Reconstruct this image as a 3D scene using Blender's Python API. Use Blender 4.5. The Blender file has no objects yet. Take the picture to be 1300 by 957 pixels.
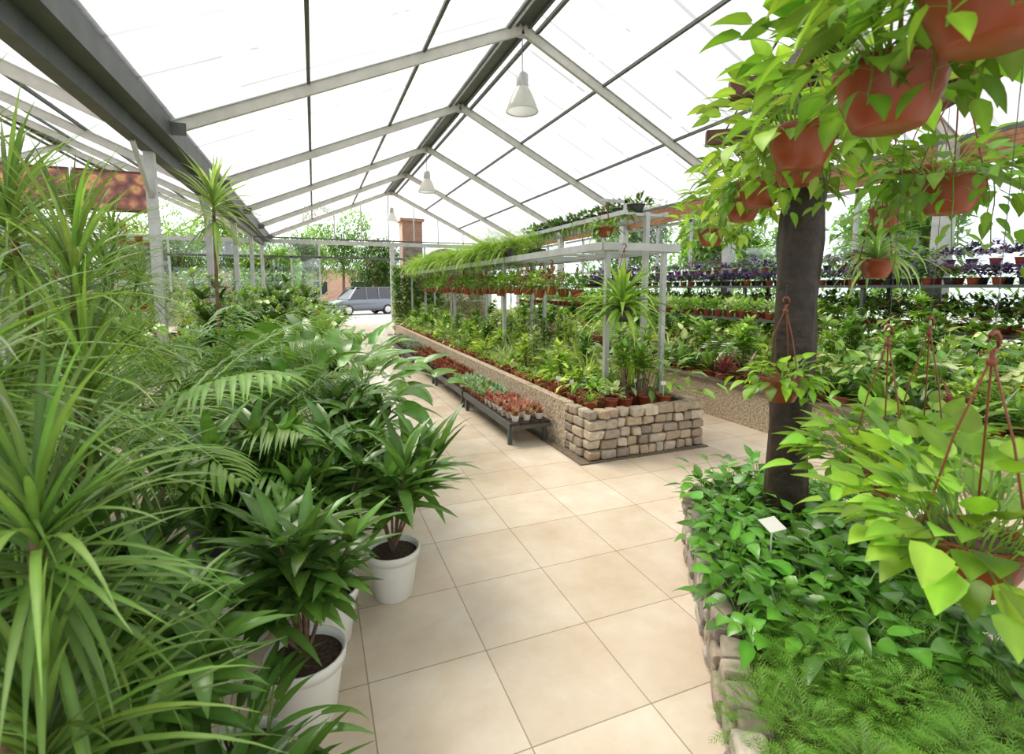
import bpy, math, random
import numpy as np
from mathutils import Vector
R = np.random.RandomState(7)
random.seed(7)
scene = bpy.context.scene
D = math.radians

# ------------------------------------------------------------------ materials
def newmat(name):
    m = bpy.data.materials.new(name); m.use_nodes = True
    nt = m.node_tree; nt.nodes.clear()
    out = nt.nodes.new('ShaderNodeOutputMaterial')
    return m, nt, out
def N_(nt, t, **kw):
    n = nt.nodes.new(t)
    for k, v in kw.items(): setattr(n, k, v)
    return n
def simple(name, col, rough=0.5, metal=0.0, nscale=8, namt=0.25, bump=0.0):
    m, nt, out = newmat(name)
    b = N_(nt, 'ShaderNodeBsdfPrincipled'); b.inputs['Roughness'].default_value = rough
    b.inputs['Metallic'].default_value = metal
    tc = N_(nt, 'ShaderNodeTexCoord'); no = N_(nt, 'ShaderNodeTexNoise'); no.inputs['Scale'].default_value = nscale
    no.inputs['Detail'].default_value = 5
    nt.links.new(tc.outputs['Object'], no.inputs['Vector'])
    cr = N_(nt, 'ShaderNodeValToRGB')
    cr.color_ramp.elements[0].position = 0.3; cr.color_ramp.elements[1].position = 0.7
    cr.color_ramp.elements[0].color = tuple(c*(1-namt) for c in col)+(1,)
    cr.color_ramp.elements[1].color = tuple(min(1, c*(1+namt)) for c in col)+(1,)
    nt.links.new(no.outputs['Fac'], cr.inputs['Fac']); nt.links.new(cr.outputs['Color'], b.inputs['Base Color'])
    if bump:
        bp = N_(nt, 'ShaderNodeBump'); bp.inputs['Strength'].default_value = bump
        bp.inputs['Distance'].default_value = 0.01
        nt.links.new(no.outputs['Fac'], bp.inputs['Height']); nt.links.new(bp.outputs['Normal'], b.inputs['Normal'])
    nt.links.new(b.outputs[0], out.inputs[0])
    return m
def leafmat(name, rough, trans):
    m, nt, out = newmat(name)
    at = N_(nt, 'ShaderNodeAttribute', attribute_name='Col')
    tc = N_(nt, 'ShaderNodeTexCoord'); no = N_(nt, 'ShaderNodeTexNoise'); no.inputs['Scale'].default_value = 14
    nt.links.new(tc.outputs['Object'], no.inputs['Vector'])
    mr = N_(nt, 'ShaderNodeMapRange'); mr.inputs['To Min'].default_value = 0.65; mr.inputs['To Max'].default_value = 1.35
    nt.links.new(no.outputs['Fac'], mr.inputs['Value'])
    hs = N_(nt, 'ShaderNodeHueSaturation'); nt.links.new(at.outputs['Color'], hs.inputs['Color'])
    nt.links.new(mr.outputs[0], hs.inputs['Value'])
    b = N_(nt, 'ShaderNodeBsdfPrincipled'); b.inputs['Roughness'].default_value = rough
    nt.links.new(hs.outputs[0], b.inputs['Base Color'])
    tr = N_(nt, 'ShaderNodeBsdfTranslucent')
    hs2 = N_(nt, 'ShaderNodeHueSaturation'); hs2.inputs['Value'].default_value = 1.5; hs2.inputs['Saturation'].default_value = 1.05
    hs2.inputs['Hue'].default_value = 0.485
    nt.links.new(hs.outputs[0], hs2.inputs['Color']); nt.links.new(hs2.outputs[0], tr.inputs['Color'])
    mx = N_(nt, 'ShaderNodeMixShader'); mx.inputs[0].default_value = trans
    nt.links.new(b.outputs[0], mx.inputs[1]); nt.links.new(tr.outputs[0], mx.inputs[2])
    nt.links.new(mx.outputs[0], out.inputs[0])
    return m
def attrmat(name, rough, bump=0.3, nscale=40):
    m, nt, out = newmat(name)
    at = N_(nt, 'ShaderNodeAttribute', attribute_name='Col')
    tc = N_(nt, 'ShaderNodeTexCoord'); no = N_(nt, 'ShaderNodeTexNoise'); no.inputs['Scale'].default_value = nscale
    no.inputs['Detail'].default_value = 6
    nt.links.new(tc.outputs['Object'], no.inputs['Vector'])
    mr = N_(nt, 'ShaderNodeMapRange'); mr.inputs['To Min'].default_value = 0.5; mr.inputs['To Max'].default_value = 1.45
    nt.links.new(no.outputs['Fac'], mr.inputs['Value'])
    hs = N_(nt, 'ShaderNodeHueSaturation'); nt.links.new(at.outputs['Color'], hs.inputs['Color'])
    nt.links.new(mr.outputs[0], hs.inputs['Value'])
    b = N_(nt, 'ShaderNodeBsdfPrincipled'); b.inputs['Roughness'].default_value = rough
    nt.links.new(hs.outputs[0], b.inputs['Base Color'])
    bp = N_(nt, 'ShaderNodeBump'); bp.inputs['Strength'].default_value = bump; bp.inputs['Distance'].default_value = 0.01
    nt.links.new(no.outputs['Fac'], bp.inputs['Height']); nt.links.new(bp.outputs['Normal'], b.inputs['Normal'])
    nt.links.new(b.outputs[0], out.inputs[0])
    return m
def tilemat():
    m, nt, out = newmat('floor_tile')
    tc = N_(nt, 'ShaderNodeTexCoord'); mp = N_(nt, 'ShaderNodeMapping', vector_type='TEXTURE')
    mp.inputs['Location'].default_value = (0.647, 1.948, 0); mp.inputs['Scale'].default_value = (0.505, 0.505, 0.505)
    nt.links.new(tc.outputs['Object'], mp.inputs['Vector'])
    br = N_(nt, 'ShaderNodeTexBrick', offset=0.0, squash=1.0)
    br.inputs['Scale'].default_value = 1; br.inputs['Brick Width'].default_value = 1; br.inputs['Row Height'].default_value = 1
    br.inputs['Mortar Size'].default_value = 0.006; br.inputs['Mortar Smooth'].default_value = 0.3
    br.inputs['Color1'].default_value = (0.66, 0.565, 0.46, 1); br.inputs['Color2'].default_value = (0.77, 0.69, 0.59, 1)
    br.inputs['Mortar'].default_value = (0.36, 0.285, 0.21, 1)
    nt.links.new(mp.outputs[0], br.inputs['Vector'])
    no = N_(nt, 'ShaderNodeTexNoise'); no.inputs['Scale'].default_value = 3.0; no.inputs['Detail'].default_value = 8; no.inputs['Roughness'].default_value = 0.65
    nt.links.new(tc.outputs['Object'], no.inputs['Vector'])
    cr = N_(nt, 'ShaderNodeValToRGB'); cr.color_ramp.elements[0].position = 0.3; cr.color_ramp.elements[1].position = 0.7
    cr.color_ramp.elements[0].color = (0.78, 0.69, 0.58, 1); cr.color_ramp.elements[1].color = (1, 1, 1, 1)
    nt.links.new(no.outputs['Fac'], cr.inputs['Fac'])
    mx = N_(nt, 'ShaderNodeMix', data_type='RGBA', blend_type='MULTIPLY'); mx.inputs[0].default_value = 0.8
    nt.links.new(br.outputs['Color'], mx.inputs[6]); nt.links.new(cr.outputs[0], mx.inputs[7])
    b = N_(nt, 'ShaderNodeBsdfPrincipled')
    nt.links.new(mx.outputs[2], b.inputs['Base Color'])
    mr = N_(nt, 'ShaderNodeMapRange'); mr.inputs['To Min'].default_value = 0.14; mr.inputs['To Max'].default_value = 0.30
    nt.links.new(no.outputs['Fac'], mr.inputs['Value']); nt.links.new(mr.outputs[0], b.inputs['Roughness'])
    bp = N_(nt, 'ShaderNodeBump', invert=True); bp.inputs['Strength'].default_value = 0.3; bp.inputs['Distance'].default_value = 0.003
    nt.links.new(br.outputs['Fac'], bp.inputs['Height']); nt.links.new(bp.outputs['Normal'], b.inputs['Normal'])
    nt.links.new(b.outputs[0], out.inputs[0])
    return m
def brickmat():
    m, nt, out = newmat('red_brick')
    tc = N_(nt, 'ShaderNodeTexCoord'); sp = N_(nt, 'ShaderNodeSeparateXYZ'); nt.links.new(tc.outputs['Object'], sp.inputs[0])
    ad = N_(nt, 'ShaderNodeMath', operation='ADD'); nt.links.new(sp.outputs[0], ad.inputs[0]); nt.links.new(sp.outputs[1], ad.inputs[1])
    cb = N_(nt, 'ShaderNodeCombineXYZ'); nt.links.new(ad.outputs[0], cb.inputs[0]); nt.links.new(sp.outputs[2], cb.inputs[1])
    br = N_(nt, 'ShaderNodeTexBrick'); br.inputs['Scale'].default_value = 4
    br.inputs['Color1'].default_value = (0.28, 0.13, 0.085, 1); br.inputs['Color2'].default_value = (0.37, 0.21, 0.14, 1)
    br.inputs['Mortar'].default_value = (0.45, 0.38, 0.32, 1)
    nt.links.new(cb.outputs[0], br.inputs['Vector'])
    b = N_(nt, 'ShaderNodeBsdfPrincipled'); b.inputs['Roughness'].default_value = 0.85
    nt.links.new(br.outputs['Color'], b.inputs['Base Color']); nt.links.new(b.outputs[0], out.inputs[0])
    return m
def roofmat():
    m, nt, out = newmat('corrugated_translucent_panel')
    L = nt.links.new
    def M(op, a, b=None, c=None):
        n = N_(nt, 'ShaderNodeMath', operation=op)
        for i, q in enumerate((a, b, c)):
            if q is None: continue
            if isinstance(q, (int, float)): n.inputs[i].default_value = q
            else: L(q, n.inputs[i])
        return n.outputs[0]
    tc = N_(nt, 'ShaderNodeTexCoord'); sp = N_(nt, 'ShaderNodeSeparateXYZ'); L(tc.outputs['Object'], sp.inputs[0])
    w = N_(nt, 'ShaderNodeTexWave', wave_type='BANDS', bands_direction='Y'); w.inputs['Scale'].default_value = 3.0
    L(tc.outputs['Object'], w.inputs['Vector'])
    no = N_(nt, 'ShaderNodeTexNoise'); no.inputs['Scale'].default_value = 0.8; no.inputs['Detail'].default_value = 6
    L(tc.outputs['Object'], no.inputs['Vector'])
    mp = N_(nt, 'ShaderNodeMapping'); mp.inputs['Scale'].default_value = (.3, 4, .3); L(tc.outputs['Object'], mp.inputs['Vector'])
    n2 = N_(nt, 'ShaderNodeTexNoise'); n2.inputs['Scale'].default_value = 1.5; n2.inputs['Detail'].default_value = 5; L(mp.outputs[0], n2.inputs['Vector'])
    fr = M('FRACT', sp.outputs[1])
    seam = M('LESS_THAN', fr, 0.06)
    dash = M('GREATER_THAN', no.outputs['Fac'], 0.46)
    seam = M('MULTIPLY', seam, M('MULTIPLY_ADD', dash, 0.7, 0.3))
    k = M('MULTIPLY_ADD', w.outputs['Fac'], 0.07, 0.83)
    k = M('MULTIPLY_ADD', M('SUBTRACT', n2.outputs['Fac'], .5), 0.40, k)
    k = M('MULTIPLY_ADD', M('SUBTRACT', no.outputs['Fac'], .5), 0.40, k)
    k = M('MULTIPLY_ADD', seam, -0.30, k)
    v = M('MULTIPLY', k, 0.445)
    cb = N_(nt, 'ShaderNodeCombineColor')
    L(v, cb.inputs[0]); L(M('MULTIPLY', v, 0.995), cb.inputs[1]); L(M('MULTIPLY', v, 0.975), cb.inputs[2])
    tp = N_(nt, 'ShaderNodeBsdfTransparent'); tl = N_(nt, 'ShaderNodeBsdfTranslucent')
    L(cb.outputs[0], tp.inputs[0]); L(cb.outputs[0], tl.inputs[0])
    mx = N_(nt, 'ShaderNodeMixShader'); mx.inputs[0].default_value = 0.18
    L(tp.outputs[0], mx.inputs[1]); L(tl.outputs[0], mx.inputs[2]); L(mx.outputs[0], out.inputs[0])
    return m
def glassmat():
    m, nt, out = newmat('window_glass')
    tp = N_(nt, 'ShaderNodeBsdfTransparent'); tp.inputs[0].default_value = (0.76, 0.80, 0.79, 1)
    gl = N_(nt, 'ShaderNodeBsdfGlossy'); gl.inputs['Roughness'].default_value = 0.03
    no = N_(nt, 'ShaderNodeTexNoise'); no.inputs['Scale'].default_value = 1
    mr = N_(nt, 'ShaderNodeMapRange'); mr.inputs['To Min'].default_value = 0.04; mr.inputs['To Max'].default_value = 0.10
    nt.links.new(no.outputs['Fac'], mr.inputs['Value'])
    mx = N_(nt, 'ShaderNodeMixShader'); nt.links.new(mr.outputs[0], mx.inputs[0])
    nt.links.new(tp.outputs[0], mx.inputs[1]); nt.links.new(gl.outputs[0], mx.inputs[2]); nt.links.new(mx.outputs[0], out.inputs[0])
    return m
def lampmat():
    m, nt, out = newmat('lamp_diffuser')
    tl = N_(nt, 'ShaderNodeBsdfTranslucent'); tl.inputs[0].default_value = (0.78, 0.78, 0.75, 1)
    gl = N_(nt, 'ShaderNodeBsdfPrincipled'); gl.inputs['Roughness'].default_value = 0.15; gl.inputs['Base Color'].default_value = (0.66, 0.66, 0.64, 1)
    mx = N_(nt, 'ShaderNodeMixShader'); mx.inputs[0].default_value = 0.45
    nt.links.new(tl.outputs[0], mx.inputs[1]); nt.links.new(gl.outputs[0], mx.inputs[2]); nt.links.new(mx.outputs[0], out.inputs[0])
    return m
def bannermat():
    m, nt, out = newmat('floral_banner')
    tc = N_(nt, 'ShaderNodeTexCoord'); v = N_(nt, 'ShaderNodeTexVoronoi'); v.inputs['Scale'].default_value = 6
    no = N_(nt, 'ShaderNodeTexNoise'); no.inputs['Scale'].default_value = 3; no.inputs['Detail'].default_value = 4
    nt.links.new(tc.outputs['Object'], no.inputs['Vector'])
    mxv = N_(nt, 'ShaderNodeMix', data_type='RGBA'); mxv.inputs[0].default_value = .2
    nt.links.new(tc.outputs['Object'], mxv.inputs[6]); nt.links.new(no.outputs['Color'], mxv.inputs[7])
    nt.links.new(mxv.outputs[2], v.inputs['Vector'])
    cr = N_(nt, 'ShaderNodeValToRGB'); e = cr.color_ramp.elements
    e[0].color = (0.65, 0.22, 0.10, 1); e[1].color = (0.14, 0.07, 0.05, 1); e[1].position = 0.75
    x = e.new(0.3); x.color = (0.75, 0.42, 0.18, 1); x = e.new(0.5); x.color = (0.38, 0.12, 0.12, 1)
    nt.links.new(v.outputs['Distance'], cr.inputs['Fac'])
    b = N_(nt, 'ShaderNodeBsdfPrincipled'); b.inputs['Roughness'].default_value = 0.5
    nt.links.new(cr.outputs[0], b.inputs['Base Color']); nt.links.new(b.outputs[0], out.inputs[0])
    return m

MAT = dict(
 leaf=leafmat('leaf_matte', 0.45, 0.30), gloss=leafmat('leaf_glossy', 0.24, 0.22), petal=leafmat('petal', 0.6, 0.3),
 terra=simple('terracotta_plastic', (0.26, 0.052, 0.022), 0.33, nscale=5, namt=0.15),
 terra2=simple('terracotta_clay', (0.42, 0.15, 0.07), 0.7, nscale=12, namt=0.2),
 white=simple('white_plastic', (0.78, 0.77, 0.73), 0.35, nscale=6, namt=0.05),
 black=simple('black_plastic', (0.03, 0.03, 0.032), 0.4, namt=0.3),
 soil=simple('potting_soil', (0.06, 0.035, 0.02), 0.95, nscale=60, namt=0.6, bump=0.8),
 steel=simple('galvanised_steel', (0.45, 0.46, 0.45), 0.45, 0.3, nscale=5, namt=0.15),
 dsteel=simple('dark_grey_steel', (0.09, 0.10, 0.095), 0.55, 0.2, nscale=4, namt=0.2),
 lsteel=simple('pale_painted_steel', (0.52, 0.51, 0.47), 0.5, 0.0, nscale=5, namt=0.1),
 wood=simple('dark_stained_wood', (0.028, 0.015, 0.010), 0.5, nscale=18, namt=0.7, bump=0.9),
 rwood=simple('reddish_wood', (0.11, 0.036, 0.02), 0.6, nscale=14, namt=0.4, bump=0.4),
 owood=simple('brown_pine_planks', (0.27, 0.12, 0.05), 0.6, nscale=9, namt=0.35),
 stone=attrmat('split_stone', 0.9, 0.9, 22), concrete=simple('aggregate_concrete', (0.44, 0.35, 0.25), 0.9, nscale=45, namt=0.6, bump=1.0),
 mortar=simple('mortar', (0.15, 0.115, 0.08), 0.95, nscale=30, namt=0.3),
 bark=simple('bark', (0.16, 0.10, 0.06), 0.9, nscale=30, namt=0.4, bump=0.8),
 tile=tilemat(), brick=brickmat(), roof=roofmat(), glass=glassmat(), lamp=lampmat(), banner=bannermat(),
 asphalt=simple('pale_asphalt', (0.40, 0.39, 0.37), 0.9, nscale=2, namt=0.12),
 carsilver=simple('grey_car_paint', (0.12, 0.135, 0.16), 0.25, 0.5, namt=0.05), carglass=simple('car_glass', (0.02, 0.025, 0.03), 0.08, namt=0.1),
 cardark=simple('dark_blue_car_paint', (0.03, 0.045, 0.08), 0.25, 0.3, namt=0.05),
 rubber=simple('tyre_rubber', (0.015, 0.015, 0.015), 0.8), hook=simple('brown_plastic_hanger', (0.20, 0.05, 0.02), 0.4, namt=0.2),
 carred=simple('red_lamp', (0.4, 0.02, 0.02), 0.2), stucco=simple('white_stucco', (0.45, 0.42, 0.38), 0.9, nscale=20, namt=0.06),
)
MK = list(MAT.keys())

# ------------------------------------------------------------------ geometry builder
class Geo:
    def __init__(s): s.v=[]; s.f=[]; s.c=[]; s.m=[]; s.n=0; s.sm=[]
    def add(s, v, f, c, mat, smooth=True):
        v=np.asarray(v,float).reshape(-1,3); f=np.asarray(f,int).reshape(-1,4)
        c=np.asarray(c,float)
        if c.ndim==1: c=np.tile(c[:3],(len(v),1))
        s.v.append(v); s.f.append(f+s.n); s.c.append(c); s.m.append(np.full(len(f),MK.index(mat))); s.sm.append(np.full(len(f),smooth)); s.n+=len(v)
    def build(s, name, loc=(0,0,0), bevel=0):
        v=np.concatenate(s.v)-np.array(loc); f=np.concatenate(s.f); c=np.concatenate(s.c); m=np.concatenate(s.m); sm=np.concatenate(s.sm)
        me=bpy.data.meshes.new(name)
        me.vertices.add(len(v)); me.vertices.foreach_set('co',v.ravel())
        me.loops.add(len(f)*4); me.loops.foreach_set('vertex_index',f.ravel())
        me.polygons.add(len(f)); me.polygons.foreach_set('loop_start',np.arange(0,len(f)*4,4)); me.polygons.foreach_set('loop_total',np.full(len(f),4))
        us=np.unique(m); mp={u:i for i,u in enumerate(us)}
        for u in us: me.materials.append(MAT[MK[u]])
        me.polygons.foreach_set('material_index',np.array([mp[x] for x in m]))
        me.polygons.foreach_set('use_smooth',sm)
        a=me.color_attributes.new('Col','FLOAT_COLOR','POINT')
        a.data.foreach_set('color',np.hstack([c,np.ones((len(c),1))]).ravel())
        me.update(calc_edges=True); me.validate()
        o=bpy.data.objects.new(name,me); o.location=loc; scene.collection.objects.link(o)
        if bevel:
            b=o.modifiers.new('bevel','BEVEL'); b.width=bevel; b.segments=2; b.limit_method='ANGLE'
        return o
BOXF=[[0,3,2,1],[4,5,6,7],[0,1,5,4],[1,2,6,5],[2,3,7,6],[3,0,4,7]]
def box(G,c,sz,mat,col=(1,1,1),rz=0,jit=0):
    x,y,z=[s/2 for s in sz]
    v=np.array([[-x,-y,-z],[x,-y,-z],[x,y,-z],[-x,y,-z],[-x,-y,z],[x,-y,z],[x,y,z],[-x,y,z]],float)
    if jit: v+=R.uniform(-jit,jit,v.shape)
    cs,sn=math.cos(rz),math.sin(rz)
    v=np.stack([v[:,0]*cs-v[:,1]*sn,v[:,0]*sn+v[:,1]*cs,v[:,2]],1)+np.array(c)
    G.add(v,BOXF,col,mat,False)
def bx(G,x0,x1,y0,y1,z0,z1,mat,col=(1,1,1)): box(G,((x0+x1)/2,(y0+y1)/2,(z0+z1)/2),(x1-x0,y1-y0,z1-z0),mat,col)
def beam(G,p0,p1,w,h,mat,col=(1,1,1)):
    p0=Vector(p0);p1=Vector(p1);d=(p1-p0).normalized()
    up=Vector((0,0,1)) if abs(d.z)<0.95 else Vector((0,1,0))
    s=d.cross(up).normalized();u=s.cross(d)
    v=[]
    for p in (p0,p1):
        for a,b in((-1,-1),(1,-1),(1,1),(-1,1)): v.append(p+s*a*w/2+u*b*h/2)
    G.add([list(q) for q in v],[[0,1,2,3],[7,6,5,4],[0,4,5,1],[1,5,6,2],[2,6,7,3],[3,7,4,0]],col,mat,False)
def tube(G,pts,r,mat,n=6,col=(1,1,1)):
    pts=[Vector(p) for p in pts]; k=len(pts); r=r if hasattr(r,'__len__') else [r]*k; v=[]
    for i,p in enumerate(pts):
        d=(pts[min(i+1,k-1)]-pts[max(i-1,0)]).normalized()
        up=Vector((0,0,1)) if abs(d.z)<0.9 else Vector((1,0,0))
        s=d.cross(up).normalized();u=s.cross(d)
        for j in range(n):
            a=2*math.pi*j/n; v.append(list(p+s*math.cos(a)*r[i]+u*math.sin(a)*r[i]))
    f=[[i*n+j,i*n+(j+1)%n,(i+1)*n+(j+1)%n,(i+1)*n+j] for i in range(k-1) for j in range(n)]
    G.add(v,f,col,mat)
def lathe(G,c,prof,mat,n=18,col=(1,1,1)):
    a=np.arange(n)*2*math.pi/n; v=[]
    for r,z in prof: v.append(np.stack([c[0]+r*np.cos(a),c[1]+r*np.sin(a),np.full(n,c[2]+z)],1))
    k=len(prof); f=[[i*n+j,i*n+(j+1)%n,(i+1)*n+(j+1)%n,(i+1)*n+j] for i in range(k-1) for j in range(n)]
    G.add(np.concatenate(v),f,col,mat)
def pot(G,c,r,h,mat,n=18):
    lathe(G,c,[(0.001,0),(r*.70,0),(r*.72,h*.02),(r*.93,h*.80),(r*.93,h*.81),(r*1.0,h*.82),(r*1.03,h*.99),(r*1.0,h),(r*.94,h*.98),(r*.92,h*.86)],mat,n)
    lathe(G,c,[(r*.93,h*.87),(r*.5,h*.9),(0.001,h*.9)],'soil',n)
PROF={'lance':lambda t:np.maximum(np.sin(math.pi*np.clip(t*0.96+0.03,0,1)**0.75),0.03),
 'strap':lambda t:np.maximum(np.minimum(1,(1-t)*2.2)*np.minimum(1,0.65+t*2),0.04),
 'ovate':lambda t:np.maximum(np.sin(math.pi*np.clip(t*0.93+0.06,0,1)**0.6),0.04),
 'heart':lambda t:np.maximum(np.interp(t,[0,.12,.3,.55,.8,1],[.35,.92,1,.78,.36,.03]),0.03),
 'const':lambda t:np.ones_like(t),
 'needle':lambda t:np.maximum(1-t,0.05)}
def A(x,n): 
    x=np.asarray(x,float); return np.full(n,float(x)) if x.ndim==0 else x
def leaves(G,base,az,el,L,W,droop,col,mat='leaf',prof='lance',seg=4,fold=0.12,roll=0.0,flat=False):
    base=np.asarray(base,float).reshape(-1,3); n=len(base)
    az,el,L,W,droop,roll=[A(q,n) for q in (az,el,L,W,droop,roll)]
    col=np.asarray(col,float); col=np.tile(col,(n,1)) if col.ndim==1 else col
    t=np.linspace(0,1,seg+1); w=PROF[prof](t)
    ts=np.concatenate([[0],(t[:-1]+t[1:])/2])
    e=el[:,None]-droop[:,None]*ts[None]
    step=np.concatenate([[0],np.full(seg,1/seg)])
    ca,sa=np.cos(az)[:,None],np.sin(az)[:,None]
    d=np.stack([np.cos(e)*ca,np.cos(e)*sa,np.sin(e)],2)
    P=base[:,None]+np.cumsum(d*(step[None]*L[:,None])[...,None],1)
    nn=np.stack([-np.sin(e)*ca,-np.sin(e)*sa,np.cos(e)],2)
    s=np.stack([-sa*np.ones_like(e),ca*np.ones_like(e),np.zeros_like(e)],2)
    cr,sr=np.cos(roll)[:,None,None],np.sin(roll)[:,None,None]
    s,nn=s*cr+nn*sr,nn*cr-s*sr
    ww=(w[None]*W[:,None]/2)[...,None]
    if flat:
        V=np.stack([P+s*ww,P-s*ww],2); k=2
    else:
        V=np.stack([P+s*ww+nn*ww*fold*2,P,P-s*ww+nn*ww*fold*2],2); k=3
    idx=np.arange(n)[:,None,None]*(seg+1)*k+np.arange(seg)[None,:,None]*k+np.arange(k-1)[None,None]
    F=np.stack([idx,idx+1,idx+k+1,idx+k],3).reshape(-1,4)
    C=np.repeat(col,(seg+1)*k,0).reshape(n,seg+1,k,3)
    if k==3: C=C.copy(); C[:,:,1]*=1.25
    G.add(V.reshape(-1,3),F,np.clip(C.reshape(-1,3),0,1),mat)
    return P[:,-1],e[:,-1]
def U(a,b,n=None): return R.uniform(a,b,n)
def cj(col,n,v=0.25):
    c=np.tile(np.array(col,float),(n,1))*U(1-v,1+v,(n,1)); c*=U(.9,1.1,(n,3)); return np.clip(c,0,1)
DK=(.055,.125,.02); MD=(.12,.25,.035); BR=(.22,.39,.055); YG=(.36,.51,.08); PALE=(.36,.47,.19); GY=(.17,.24,.12)
PUR=(.16,.05,.20); RED=(.45,.02,.02); RB=(.24,.06,.035)

def fronds(G,base,az,el,L,droop,nl,lL,lW,col,ang=1.0,ldroop=0.6,mat='leaf',seg=3,start=0.15,stem=(.15,.25,.05),sw=0.012,flat=False):
    n=len(az); L=A(L,n);droop=A(droop,n);el=A(el,n)
    K=24; t=(np.arange(K)+.5)/K; e=el[:,None]-droop[:,None]*t[None]
    d=np.stack([np.cos(e)*np.cos(az)[:,None],np.cos(e)*np.sin(az)[:,None],np.sin(e)],2)
    P=np.concatenate([np.zeros((n,1,3)),np.cumsum(d*(L[:,None]/K)[...,None],1)],1)+np.asarray(base)[:,None]
    leaves(G,base,az,el,L,sw,droop,cj(stem,n,.1),mat,'needle',6,flat=True)
    q=np.linspace(start,0.99,nl); qi=q*K; i0=np.clip(qi.astype(int),0,K-1); fr=(qi-i0)[None,:,None]
    B=P[:,i0]*(1-fr)+P[:,i0+1]*fr; E=e[:,np.clip(i0,0,K-1)]
    ev=(np.sin(math.pi*np.clip((q-start)/(1-start)*.92+.08,0,1))**0.6)
    ev=np.maximum(ev,0.12)
    for sgn in(-1,1):
        b=B.reshape(-1,3); m=len(b)
        a=(az[:,None]+sgn*(ang*(1-.45*q[None])))*np.ones((n,nl))
        a=a.reshape(-1)+U(-.08,.08,m)
        leaves(G,b,a,(E*0.6+0.1).reshape(-1)+U(-.1,.1,m),(lL*ev[None]*np.ones((n,nl))).reshape(-1)*U(.88,1.1,m),lW,ldroop,np.repeat(cj(col,n,.22),nl,0),mat,'lance',seg,flat=flat)

def rosette(G,c,n,L,W,col,elr=(-.3,1.45),droop=(.5,1.2),mat='leaf',prof='strap',seg=5,h=0.1,var=.25,fold=.15,flat=False):
    b=np.tile(np.array(c,float),(n,1))
    u=U(0,1,n); el=elr[0]+(elr[1]-elr[0])*u
    b[:,2]=c[2]-h*(1-u)
    leaves(G,b,U(0,2*math.pi,n),el,L*U(.7,1.1,n),W,U(droop[0],droop[1],n),cj(col,n,var),mat,prof,seg,fold,flat=flat)
def petiolate(G,c,r,n,pl,bl,bw,col,elr=(.3,1.5),mat='gloss',prof='heart',seg=4,pd=.4,bd=.9,var=.3,fold=.12,stemc=(.16,.3,.05),tilt=(-.1,.5)):
    a=U(0,2*math.pi,n); rr=r*np.sqrt(U(0,1,n)); b=np.stack([c[0]+rr*np.cos(a),c[1]+rr*np.sin(a),np.full(n,c[2])],1)
    az=a+U(-.7,.7,n); el=U(elr[0],elr[1],n); p=pl*U(.45,1.1,n)
    T,e=leaves(G,b,az,el,p,0.006,pd,cj(stemc,n,.2),mat,'const',3,flat=True)
    leaves(G,T,az,e-U(tilt[0],tilt[1],n),bl*U(.6,1.1,n),bw*U(.7,1.1,n),bd*U(.5,1.2,n),cj(col,n,var),mat,prof,seg,fold,roll=U(-.4,.4,n))
def whorls(G,c,nst,H,spread,nl,L,W,col,mat='gloss',lev=3,prof='lance',bark='bark',el=(0,1.0),droop=(.3,1.0)):
    for i in range(nst):
        a=random.uniform(0,6.28); s=random.uniform(.2,1)*spread; h=H*random.uniform(.6,1)
        top=(c[0]+s*math.cos(a),c[1]+s*math.sin(a),c[2]+h)
        mid=(c[0]+.45*s*math.cos(a),c[1]+.45*s*math.sin(a),c[2]+h*.55)
        tube(G,[c,mid,top],[.008,.007,.004],bark,5)
        for k in range(lev):
            t=1-k*.22; p=[(mid[j]+(top[j]-mid[j])*max(0,(t-.45)/.55)) for j in range(3)]
            m=nl; u=np.linspace(0,2*math.pi,m,endpoint=False)+random.uniform(0,6)+U(-.25,.25,m)
            leaves(G,np.tile(p,(m,1)),u,U(el[0],el[1],m)+(.3 if k==0 else 0),L*U(.7,1.1,m),W*U(.8,1.1,m),U(droop[0],droop[1],m),cj(col,m,.4),mat,prof,5,.12)
def mound(G,c,r,h,n,L,W,col,mat='leaf',prof='ovate',seg=2,var=.3,flowers=None,nf=0,fs=.03):
    a=U(0,6.283,n); u=U(0,1,n); rr=r*np.sqrt(u)*U(.6,1,n); z=c[2]+h*(1-(rr/r)**2)*U(.5,1,n)
    b=np.stack([c[0]+rr*np.cos(a),c[1]+rr*np.sin(a),z],1)
    leaves(G,b,a+U(-.8,.8,n),U(-.1,1.1,n)+.3*(1-u),L*U(.6,1.1,n),W*U(.7,1.1,n),U(.2,1.2,n),cj(col,n,var),mat,prof,seg,.12)
    if nf:
        a=U(0,6.283,nf); rr=r*np.sqrt(U(0,1,nf))*.95; z=c[2]+h*(1-(rr/r)**2)+U(.02,.05,nf)
        b=np.stack([c[0]+rr*np.cos(a),c[1]+rr*np.sin(a),z],1)
        for k in range(4):
            leaves(G,b,a+k*math.pi/2,.25,fs,fs*.9,.3,cj(flowers,nf,.2),'petal','ovate',2,flat=True)
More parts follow.
